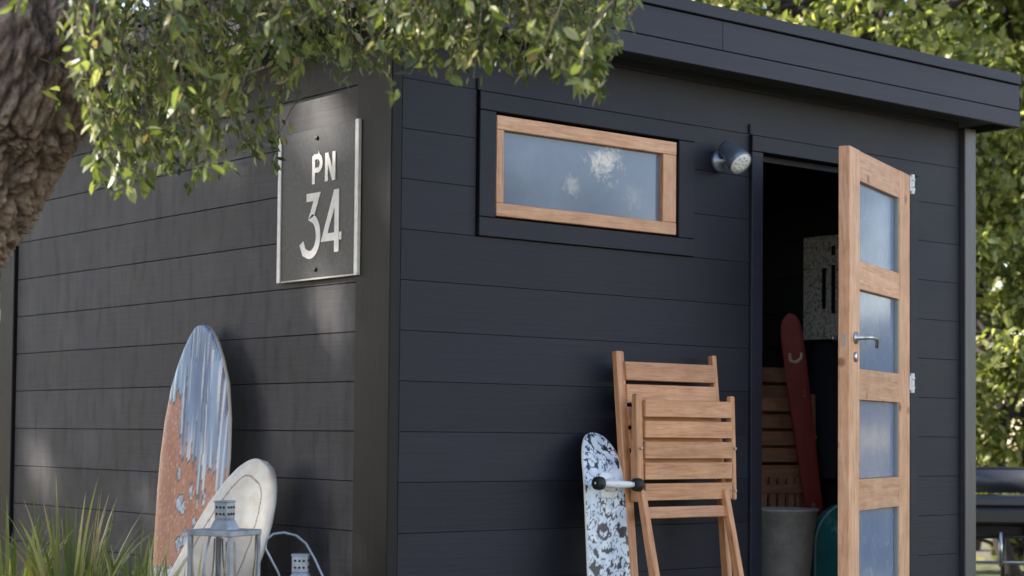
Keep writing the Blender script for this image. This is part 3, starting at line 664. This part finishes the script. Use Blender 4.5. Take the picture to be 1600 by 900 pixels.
# ------------------------------------------------------------------ near tree: trunk, branches, hanging sprays
tree_base = Vector((-2.0, .75, 0))
tree = thing('evergreen_tree', 'old evergreen tree with rough leaning brown trunk overhanging the left corner of the shed', 'tree', tree_base)
def trunk_mesh(name, path, rads, nu, nv, parent, base, amp=.030, cell=17.0):
    path = [Vector(p) for p in path]; V, F, C = [], [], []
    def at(t):
        s = t*(len(path)-1); i = min(int(s), len(path)-2); f = s-i
        p0_ = path[max(i-1, 0)]; p1_ = path[i]; p2_ = path[i+1]; p3_ = path[min(i+2, len(path)-1)]
        q = .5*((2*p1_)+(-p0_+p2_)*f+(2*p0_-5*p1_+4*p2_-p3_)*f*f+(-p0_+3*p1_-3*p2_+p3_)*f**3); return q, rads[i]+(rads[i+1]-rads[i])*f
    ref = Vector((1, 0, 0)); cum = 0; prev = at(0)[0]
    for i in range(nv+1):
        t = i/nv; q, r = at(t); tg = (at(min(1, t+.01))[0]-at(max(0, t-.01))[0]).normalized(); a = (ref-tg*ref.dot(tg)).normalized(); b_ = tg.cross(a); ref = a
        cum += (q-prev).length; prev = q
        for j in range(nu):
            th = 2*math.pi*j/nu; nn = a*math.cos(th)+b_*math.sin(th)
            pp = Vector((math.cos(th)*r*cell, math.sin(th)*r*cell, cum*cell*.62))
            wv = Vector((noise.noise(pp*.8), noise.noise(pp*.8+Vector((9, 2, 5))), noise.noise(pp*.8+Vector((1, 7, 3)))))*.55
            dd = noise.voronoi((pp+wv)*1.25)[0]; ridge = min(1, (dd[1]-dd[0])*3.6); dd2 = noise.voronoi((pp+wv)*3.4)[0]; r2 = min(1, (dd2[1]-dd2[0])*2.5)
            hgt = ridge*.60+r2*.38+noise.noise(pp*4)*.30+noise.noise(pp*9)*.18+noise.noise(pp*.35)*1.1
            V.append(q-base+nn*(r+amp*(hgt-.5))); c = .28+.72*min(1, ridge*1.1)*(.5+.5*r2); C.append((c, c*.97, c*.94, 1))
    for i in range(nv):
        for j in range(nu): F.append((i*nu+j, i*nu+(j+1) % nu, (i+1)*nu+(j+1) % nu, (i+1)*nu+j))
    me = bpy.data.meshes.new(name); me.from_pydata(V, [], F); ca = me.color_attributes.new('crack', 'FLOAT_COLOR', 'POINT'); ca.data.foreach_set('color', np.array(C, dtype=np.float32).ravel())
    me.polygons.foreach_set('use_smooth', [True]*len(F)); return link(name, me, m_bark, parent)
tp = [tree_base+Vector((0, 0, -.1)), px_point(-300, 640, 4.95), px_point(-205, 465, 4.88), px_point(-122, 318, 4.82), px_point(-34, 180, 4.78), px_point(14, 70, 4.75), px_point(6, -90, 4.8), px_point(30, -340, 5.0)]
trunk = trunk_mesh('trunk', tp, [.36, .29, .265, .25, .245, .24, .235, .16], 300, 520, tree, tree_base)
# overhead limbs
bm = bmesh.new()
def limb(pts, r0, r1, n=14):
    P_ = [Vector(p) for p in pts]; out = []
    for i in range(n+1):
        s = i/n*(len(P_)-1); k_ = min(int(s), len(P_)-2); f = s-k_; p = P_[k_].lerp(P_[k_+1], f); p = p+Vector((noise.noise(p*3), noise.noise(p*3+Vector((5, 5, 5))), noise.noise(p*3+Vector((2, 8, 1)))))*.05; out.append(p-tree_base)
    tube(bm, out, [r0+(r1-r0)*i/n for i in range(n+1)], 10)
limbs = [[px_point(30, -120, 4.8), px_point(330, -160, 4.6), px_point(620, -90, 4.4), px_point(900, -70, 4.2)],
         [px_point(40, -100, 4.8), px_point(260, -60, 4.9), px_point(480, -40, 5.0), px_point(640, -60, 4.7)],
         [px_point(50, -260, 4.9), px_point(0, -500, 5.4), px_point(-200, -700, 6.0)], [px_point(50, -260, 4.9), px_point(400, -520, 4.6), px_point(800, -600, 4.4)]]
for l_, r_ in zip(limbs, (.055, .04, .10, .08)): limb(l_, r_, .012)
bm_obj('limb', bm, m_bark, tree, True)
for o_ in (tree.children[-1],):
    ca = o_.data.color_attributes.new('crack', 'FLOAT_COLOR', 'POINT'); ca.data.foreach_set('color', np.full(len(o_.data.vertices)*4, .8, dtype=np.float32))
# hanging sprays: start above the frame, arch over and droop to an end point
bot = interp([(20, 30), (60, 55), (100, 60), (135, 150), (150, 285), (175, 300), (205, 325), (235, 270), (265, 280), (300, 290), (345, 300), (365, 250), (400, 245), (425, 265), (440, 215), (470, 145), (520, 138), (560, 145), (595, 130), (640, 95), (690, 112), (735, 128), (770, 85), (800, 120), (850, 125), (885, 135), (910, 150), (935, 150), (948, 75), (980, 48), (992, 5)])
LP, LD, LN, LL, LW2 = [], [], [], [], []
twig_bm = bmesh.new()
def spray(end, up_len, side, leafL, dens=1.0):
    end = Vector(end); start = end + Vector((0, 0, up_len)) + side
    n_ = max(4, int(up_len/.03)); ctrl = start.lerp(end, .45)+Vector((0, 0, up_len*.22))-side*.10
    pts_ = []
    for i in range(n_+1):
        t = i/n_; p = start*(1-t)**2+ctrl*2*t*(1-t)+end*t*t; p += Vector((nz(p.x*7, p.y*7, p.z*7), nz(p.y*7, p.z*7, p.x*7+4), 0))*.02; pts_.append(p)
    tube(twig_bm, [p-tree_base for p in pts_], [.0028*(1-.65*i/n_) for i in range(n_+1)], 5, False)
    for i in range(1, n_+1):
        tg = (pts_[i]-pts_[i-1]).normalized()
        m_ = rng.poisson(2.3*dens) + (3 if i == n_ else 0)
        for _ in range(m_):
            a = rng.normal(size=3); a = Vector(a)-tg*Vector(a).dot(tg); a.normalize()
            dd = (tg*rng.uniform(.35, 1.1)+a*rng.uniform(.5, 1.0)+Vector((0, 0, rng.uniform(-.35, .15)))).normalized()
            LP.append(pts_[i]+Vector(rng.normal(size=3))*.008); LD.append(dd); LN.append(Vector(rng.normal(size=3))*.6+Vector((-.3, -.2, .7))); l = leafL*rng.choice([.55, .8, 1.0, 1.35], p=[.2, .3, .3, .2])*rng.uniform(.85, 1.15); LL.append(l); LW2.append(l*rng.uniform(.13, .23))
for i in range(1040):
    px = rng.uniform(25, 990) if rng.random() < .82 else rng.uniform(140, 440); yb = bot(px)
    u_ = rng.random(); py = yb - (yb+70)*(u_**1.15) - rng.uniform(0, 18)
    if 345 < px < 575 and py > 95 and rng.random() < .86 - (.35 if px < 440 and 185 < py < 300 else 0): continue
    if px < 165 and py < 175 and rng.random() < (.93 if px < 120 else .70): continue
    if rng.random() < .10: continue
    dep = rng.uniform(4.0, 4.75) if px > 560 else rng.uniform(4.1, 5.1)
    if px < 150: dep = rng.uniform(3.8, 4.25)
    if rng.random() < .05: dep -= .5
    e = px_point(px, py, dep); ln = rng.uniform(.10, .26)
    spray(e, ln, Vector((rng.normal()*.09-.03, rng.normal()*.09, 0)), .034)
bm_obj('twig', twig_bm, m_twig, tree); tree.children[-1]['kind'] = 'stuff'
# the arching long shoot over the window
bm_t = bmesh.new(); twig_bm = bm_t
for (x0, y0, x1, y1) in ((805, 20, 930, 140), (845, 95, 905, 118), (590, 110, 612, 140), (880, 60, 925, 100)):
    a_ = px_point(x0, y0, 4.15); b_ = px_point(x1, y1, 4.1); spray(b_, max(.04, a_.z-b_.z), Vector((a_.x-b_.x, a_.y-b_.y, 0)), .042, .9)
bm_obj('twig', bm_t, m_twig, tree)['kind'] = 'stuff'
# off-frame canopy overhead, which closes the crown above and to the left
nC = 5200; C0 = np.array([tree_base.x+.4, tree_base.y+.6, 3.4]); dirs = rand_unit(nC); rad_ = rng.uniform(.4, 1, nC)**.45
CP = C0+dirs*rad_[:, None]*np.array([1.5, 1.5, .9]); keep = CP[:, 2] > 2.75
# keep the overhead mass out of the picture: above the frame's top edge only
rel_ = CP-np.array(cam_loc); dep_ = rel_@np.array(fw); pyy = CY-FPX*(rel_@np.array(u3))/np.maximum(dep_, .1); keep &= (pyy < -20) | (dep_ < .2)
CP = CP[keep]; nC = len(CP)
P_all = np.array([tuple(p) for p in LP]); D_all = np.array([tuple(p) for p in LD]); N_all = np.array([tuple(p) for p in LN]); L_all = np.array(LL); W_all = np.array(LW2)
tb_ = np.array(tree_base)
# leaves are cut away along chosen sun rays to shape dapples on the wall
spots = [(.42, 1.02, .17, 0), (.25, .93, .10, 0), (.26, .38, .13, 0), (2.36, -.13, .16, 0), (2.22, -.22, .12, 0), (1.45, -.25, .09, .1), (.95, .32, .07, .3), (1.93, .06, .06, .2), (1.6, -.22, .08, .3), (.27, -.17, .10, .4), (.60, -.32, .25, .62), (.95, -.2, .2, .55), (.05, -.95, .5, .15), (1.3, 1.75, .35, .45), (-1.28, .40, 1.05, .12), (.8, 1.3, .2, .4), (-.6, 1.5, .3, .4)]
def carve(P):
    kp = np.ones(len(P), bool); rn = rng.random(len(P)); s_ = np.array(sun_dir)
    for (y_, z_, r_, kf) in spots:
        q = P-np.array([0, y_, z_+H]); t = q@s_; dist = np.linalg.norm(q-t[:, None]*s_, axis=1); kp &= ~((dist < r_) & (t > .1) & (rn >= kf))
    return kp
kc = carve(CP); CP = CP[kc]
me = leaf_mesh('canopy_leaves', CP-tb_, rand_unit(len(CP))+np.array([0, 0, -.3]), rand_unit(len(CP))+np.array([0, 0, 1.]), rng.uniform(.035, .06, len(CP)), rng.uniform(.008, .013, len(CP)), m_leaf)
o = link('canopy_leaves', me, None, tree); o['kind'] = 'stuff'
# the 300 leaves that show largest are parts of their own
relp = P_all-np.array(cam_loc); dp = relp@np.array(fw); sx_ = 800+FPX*(relp@np.array(r3))/dp; sy_ = CY-FPX*(relp@np.array(u3))/dp
vis = (sx_ > 30) & (sx_ < 1000) & (sy_ > 5) & (sy_ < 330)
score = np.where(vis, L_all/dp, -1); order = np.argsort(-score); big_ = order[:300]; rest = order[300:]
me = leaf_mesh('leaf_mass', P_all[rest]-tb_, D_all[rest], N_all[rest], L_all[rest], W_all[rest], m_leaf); o = link('leaf_mass', me, None, tree); o['kind'] = 'stuff'
one = [leaf_mesh('leaf', np.zeros((1, 3)), np.array([[1., 0, 0]]), np.array([[0, 0, 1.]]), np.array([1.]), np.array([w_]), m_leaf, fo, cu) for w_, fo, cu in ((.18, .25, .12), (.22, .3, .2), (.25, .15, .05))]
for i in big_:
    o = bpy.data.objects.new('leaf', one[i % 3]); col.objects.link(o); o.parent = tree
    d_ = Vector(D_all[i]).normalized(); n_ = Vector(N_all[i]); s_ = n_.cross(d_).normalized(); u_ = d_.cross(s_); o.matrix_local = frame_from(Vector(P_all[i]-tb_), d_, s_, u_) @ Matrix.Scale(float(L_all[i]), 4)

# ------------------------------------------------------------------ background trees, hedge and shrubs
def bg_tree(name, label, base, centre, radii, nleaf, leafL, mat, trunk_r=.14, clumps=60, branches=9, cat='tree', grp=None, gaps=False):
    base = Vector(base); t = thing(name, label, cat, base, 0, grp); c = np.array(centre, float); rd = np.array(radii, float)
    b_ = bmesh.new(); top = Vector(centre)
    def bez(p, q, r0, r1, bend=.3, n=9):
        m = (p+q)/2+Vector(rng.normal(size=3))*bend; pts = [p*(1-s)**2+m*2*s*(1-s)+q*s*s-base for s in [i/n for i in range(n+1)]]; tube(b_, pts, [r0+(r1-r0)*i/n for i in range(n+1)], 7)
    bez(base-Vector((0, 0, .05)), top-Vector((0, 0, radii[2]*.3)), trunk_r, trunk_r*.6)
    cl = []
    for i in range(clumps):
        d_ = rand_unit(1)[0]; cl.append(c+d_*rd*rng.uniform(.35, 1.0)**.6)
    for i in range(branches):
        q = Vector(cl[i*max(1, clumps//branches) % clumps]); bez(base.lerp(top, rng.uniform(.45, .9)), q, trunk_r*.42, .012, .25)
        bez(q, q+Vector(rng.normal(size=3))*.5, .02, .006, .15)
    bm_obj('trunk', b_, m_branch, t, True)
    idx = rng.integers(0, clumps, nleaf); cr_ = rng.uniform(.28, .62, clumps)*min(radii)*.55
    P = np.array(cl)[idx]+rand_unit(nleaf)*(rng.uniform(0, 1, nleaf)**.45*cr_[idx])[:, None]*np.array([1.15, 1.15, .75])
    P = P[P[:, 2] > .05]
    if gaps: P = P[carve(P)]
    n = len(P)
    L = leafL*rng.uniform(.6, 1.35, n)
    me = leaf_mesh('crown', P-np.array(base), rand_unit(n)+np.array([0, 0, -.35]), rand_unit(n)*.8+np.array([0, 0, .8]), L, L*rng.uniform(.2, .34, n), mat, .2, .2)
    o = link('crown', me, None, t); o['kind'] = 'stuff'; return t
def at_px(px, dep, z=0):
    p = px_point(px, 683, dep); return (p.x, p.y, z)
def cen(px, py, dep): p = px_point(px, py, dep); return (p.x, p.y, p.z)
bg_tree('garden_tree', 'broad green tree with reddish brown limbs rising directly behind the shed roof', at_px(1290, 12.0), cen(1290, -60, 12.0), (2.0, 1.6, 1.25), 16000, .072, m_bgleaf, .17, 60, 22)
bg_tree('garden_tree', 'dense olive green tree behind the roof to the right of the shed', at_px(1500, 14.5), cen(1480, 60, 14.5), (1.7, 1.6, 1.8), 19000, .075, m_bgleaf, .15, 66, 18)
bg_tree('garden_tree', 'pale sunlit tree at the far right edge beyond the roof corner', at_px(1680, 13.0), cen(1660, 170, 13.0), (1.25, 1.2, 1.9), 15000, .08, m_bgleaf, .12, 60, 12)
bg_tree('tall_shrub', 'bright yellow green shrub filling the gap right of the shed above the black chair', at_px(1590, 11.5), cen(1600, 480, 11.5), (1.15, .9, 1.15), 19000, .070, m_bgleaf, .06, 60, 9, 'shrub')
bg_tree('low_shrub', 'low leafy shrub showing under the black garden chair', at_px(1600, 12.0), cen(1600, 850, 12.0), (1.3, .8, .65), 8000, .08, m_bgleaf, .03, 40, 5, 'shrub')
bg_tree('tall_shrub', 'tall green shrub just visible beyond the far left end of the shed', at_px(-60, 11.5), cen(-60, 560, 11.5), (1.1, 1.0, 1.5), 9000, .085, m_bgleaf, .06, 40, 5, 'shrub')
bg_tree('garden_tree', 'green tree behind the shed hidden mostly by the near branches', at_px(1020, 13.0), cen(1020, -60, 13.0), (1.5, 1.5, 1.2), 9000, .10, m_bgleaf, .13, 45, 8)
# trees behind those close the view
for (px, dep, py, r_) in ((1400, 19, 90, 3.0), (1750, 18, 300, 3.2), (-250, 19, 350, 3.2)):
    bg_tree('backdrop_tree', {1400: 'far green tree seen through the gaps above the roof', 1750: 'far green tree behind the shrub at the right edge', -250: 'far green tree beyond the left end of the shed'}[px], at_px(px, dep), cen(px, py, dep), (r_, 2.0, r_*.85), 5000, .15, m_bgleaf, .2, 60, 8)
# the dark crooked branch right of the shed
br = thing('bare_branch', 'dark crooked branch crossing the green shrub right of the shed', 'branch', cen(1650, 430, 11.0))
b0 = br.location.copy(); bm = bmesh.new()
for pts_, r0, r1 in (([(1660, 405), (1612, 448), (1585, 475), (1568, 505), (1545, 535), (1515, 548)], .035, .012), ([(1568, 505), (1545, 492), (1520, 488)], .014, .006), ([(1585, 475), (1590, 520), (1575, 560)], .016, .007)):
    P_ = [px_point(x, y, 11.0)-b0 for x, y in pts_]; tube(bm, P_, [r0+(r1-r0)*i/(len(P_)-1) for i in range(len(P_))], 8)
bm_obj('wood', bm, m_branch, br, True)
# unseen tree added along the sun's direction to dapple and shade the left wall
q0 = Vector((0, 1.0, .2+H)); qc = q0+sun_dir*13.5
ft = bg_tree('garden_tree', 'tall loose crowned tree added outside the view to dapple and shade the left wall', (qc.x, qc.y, 0), tuple(qc), (2.7, 2.3, 2.4), 52000, .13, m_bgleaf, .20, 170, 12, gaps=True)
bg_tree('garden_tree', 'large unseen tree added left of the view to cut the sky light', (-10.5, 2.5, 0), (-10.5, 2.5, 3.6), (2.6, 3.2, 3.2), 14000, .19, m_bgleaf, .22, 60, 10)  # this and the next are added out of view to darken the left wall
bg_tree('garden_tree', 'second large unseen tree added on the left to cut the sky light', (-4.5, 10.5, 0), (-4.5, 10.5, 3.2), (3.0, 2.2, 2.8), 12000, .18, m_bgleaf, .22, 60, 10)
# trees on the open side of the garden, mirrored in the panes
bg_tree('garden_tree', 'loose tree across the garden outside the view', (8.5, -9.5, 0), (8.5, -9.5, 2.6), (1.6, 1.4, 1.0), 5000, .10, m_bgleaf, .12, 22, 8)

bg_tree('garden_tree', 'bushy tree standing to the right of the shed outside the view', (9.5, .6, 0), (9.5, .6, 2.4), (1.6, 2.0, 2.2), 16000, .10, m_bgleaf, .12, 40, 8)
# ------------------------------------------------------------------ strap leaved plants
def strap_plant(label, loc, n, hmin, hmax, spread, grp='strap leaved plants'):
    t = thing('strap_leaf_plant', label, 'plant', loc, 0, grp)
    for i in range(n):
        a = rng.uniform(0, 2*math.pi); h_ = rng.uniform(hmin, hmax); out = rng.uniform(.04, spread); r0 = rng.uniform(0, .07); bend = rng.uniform(.5, 1.6); wd = rng.uniform(.006, .015)
        V, F = [], []; m = 9; ca_, sa_ = math.cos(a), math.sin(a)
        for q in range(m+1):
            s = q/m; rr_ = r0+out*s**(1+bend); z = h_*(s-.28*s**3*(out/.35)); w2 = wd*(1-s**2.2)*(.6+.4*min(1, s*4))+.0004
            c = Vector((rr_*ca_, rr_*sa_, z)); sd = Vector((-sa_, ca_, 0))
            V += [c-sd*w2+Vector((ca_, sa_, 0))*w2*.35, c, c+sd*w2+Vector((ca_, sa_, 0))*w2*.35]
        for q in range(m): F += [(3*q, 3*q+1, 3*q+4, 3*q+3), (3*q+1, 3*q+2, 3*q+5, 3*q+4)]
        me = bpy.data.meshes.new('leaf'); me.from_pydata(V, [], F); me.polygons.foreach_set('use_smooth', [True]*len(F)); link('leaf', me, m_strap, t)
    return t
p = px_point(110, 860, 5.25); strap_plant('largest clump of arching green strap leaves low in the left foreground', (p.x, p.y, 0), 120, .48, .80, .32)
p = px_point(15, 860, 5.35); strap_plant('clump of strap leaves at the bottom left edge of the picture', (p.x, p.y, 0), 60, .48, .74, .36)
p = px_point(205, 880, 5.3); strap_plant('short clump of strap leaves right before the red surfboard', (p.x, p.y, 0), 70, .42, .64, .22)
p = px_point(275, 900, 4.75); strap_plant('small tuft of green leaves beside the larger lantern', (p.x, p.y, 0), 44, .42, .64, .16)

# ------------------------------------------------------------------ black garden chair, right of the shed
p = px_point(1585, 790, 9.3)
gc = thing('garden_armchair', 'black metal garden chair with curved grey back beyond the right corner of the shed', 'chair', (p.x, p.y, 0), -YAW)
zb = lambda py: cam_loc.z - (py-690)/FPX*9.3
bm = bmesh.new(); ring = []
for z in (zb(777), zb(740)):
    for dr in (0, -.02):
        ring.append([bm.verts.new(((.30+dr)*math.cos(R(a)), -.0+(.30+dr)*math.sin(R(a))+.0, z)) for a in range(0, 181, 9)])
for a, b_ in ((0, 2), (1, 3), (0, 1), (2, 3)):
    for j in range(len(ring[0])-1): bm.faces.new((ring[a][j], ring[a][j+1], ring[b_][j+1], ring[b_][j]))
for j in (0, -1): bm.faces.new((ring[0][j], ring[1][j], ring[3][j], ring[2][j]))
bm_obj('curved_back', bm, m_gseat, gc, True)
bm = bmesh.new(); tube(bm, [(.305*math.cos(R(a)), .305*math.sin(R(a)), zb(738)) for a in range(0, 181, 9)], .009, 8); bm_obj('top_rail', bm, m_black, gc, True)
box('seat_frame', (-.30, -.27, zb(820)), (.30, .26, zb(795)), m_black, gc, .012)
box('seat_cushion', (-.285, -.26, zb(794)), (.285, .25, zb(779)), m_gseat, gc, .012)
box('seat_support', (-.26, -.20, zb(838)), (.26, .20, zb(822)), m_branch, gc, .005)
for sx in (-.0, .27):
    for sy in (-.22, .22):
        bm = bmesh.new(); tube(bm, [(sx, sy, 0), (sx, sy, zb(822))], .013, 8); bm_obj('leg', bm, m_black, gc, True)
bm = bmesh.new(); tube(bm, [(-.27, -.24, zb(840)), (.29, -.24, zb(838))], .008, 8); bm_obj('crossbar', bm, m_black, gc, True)
bm = bmesh.new(); tube(bm, [(-.3, -.25, zb(877)), (.3, -.25, zb(878))], .006, 8); tube(bm, [(-.14, -.255, zb(832)), (-.14, -.255, zb(884))], .010, 8); bm_obj('steel_brace', bm, m_steel, gc, True)
for sx in (-.27,):
    for sy in (-.22, .22):
        bm = bmesh.new(); tube(bm, [(sx, sy, 0), (sx, sy, zb(822))], .013, 8); bm_obj('leg', bm, m_black, gc, True)
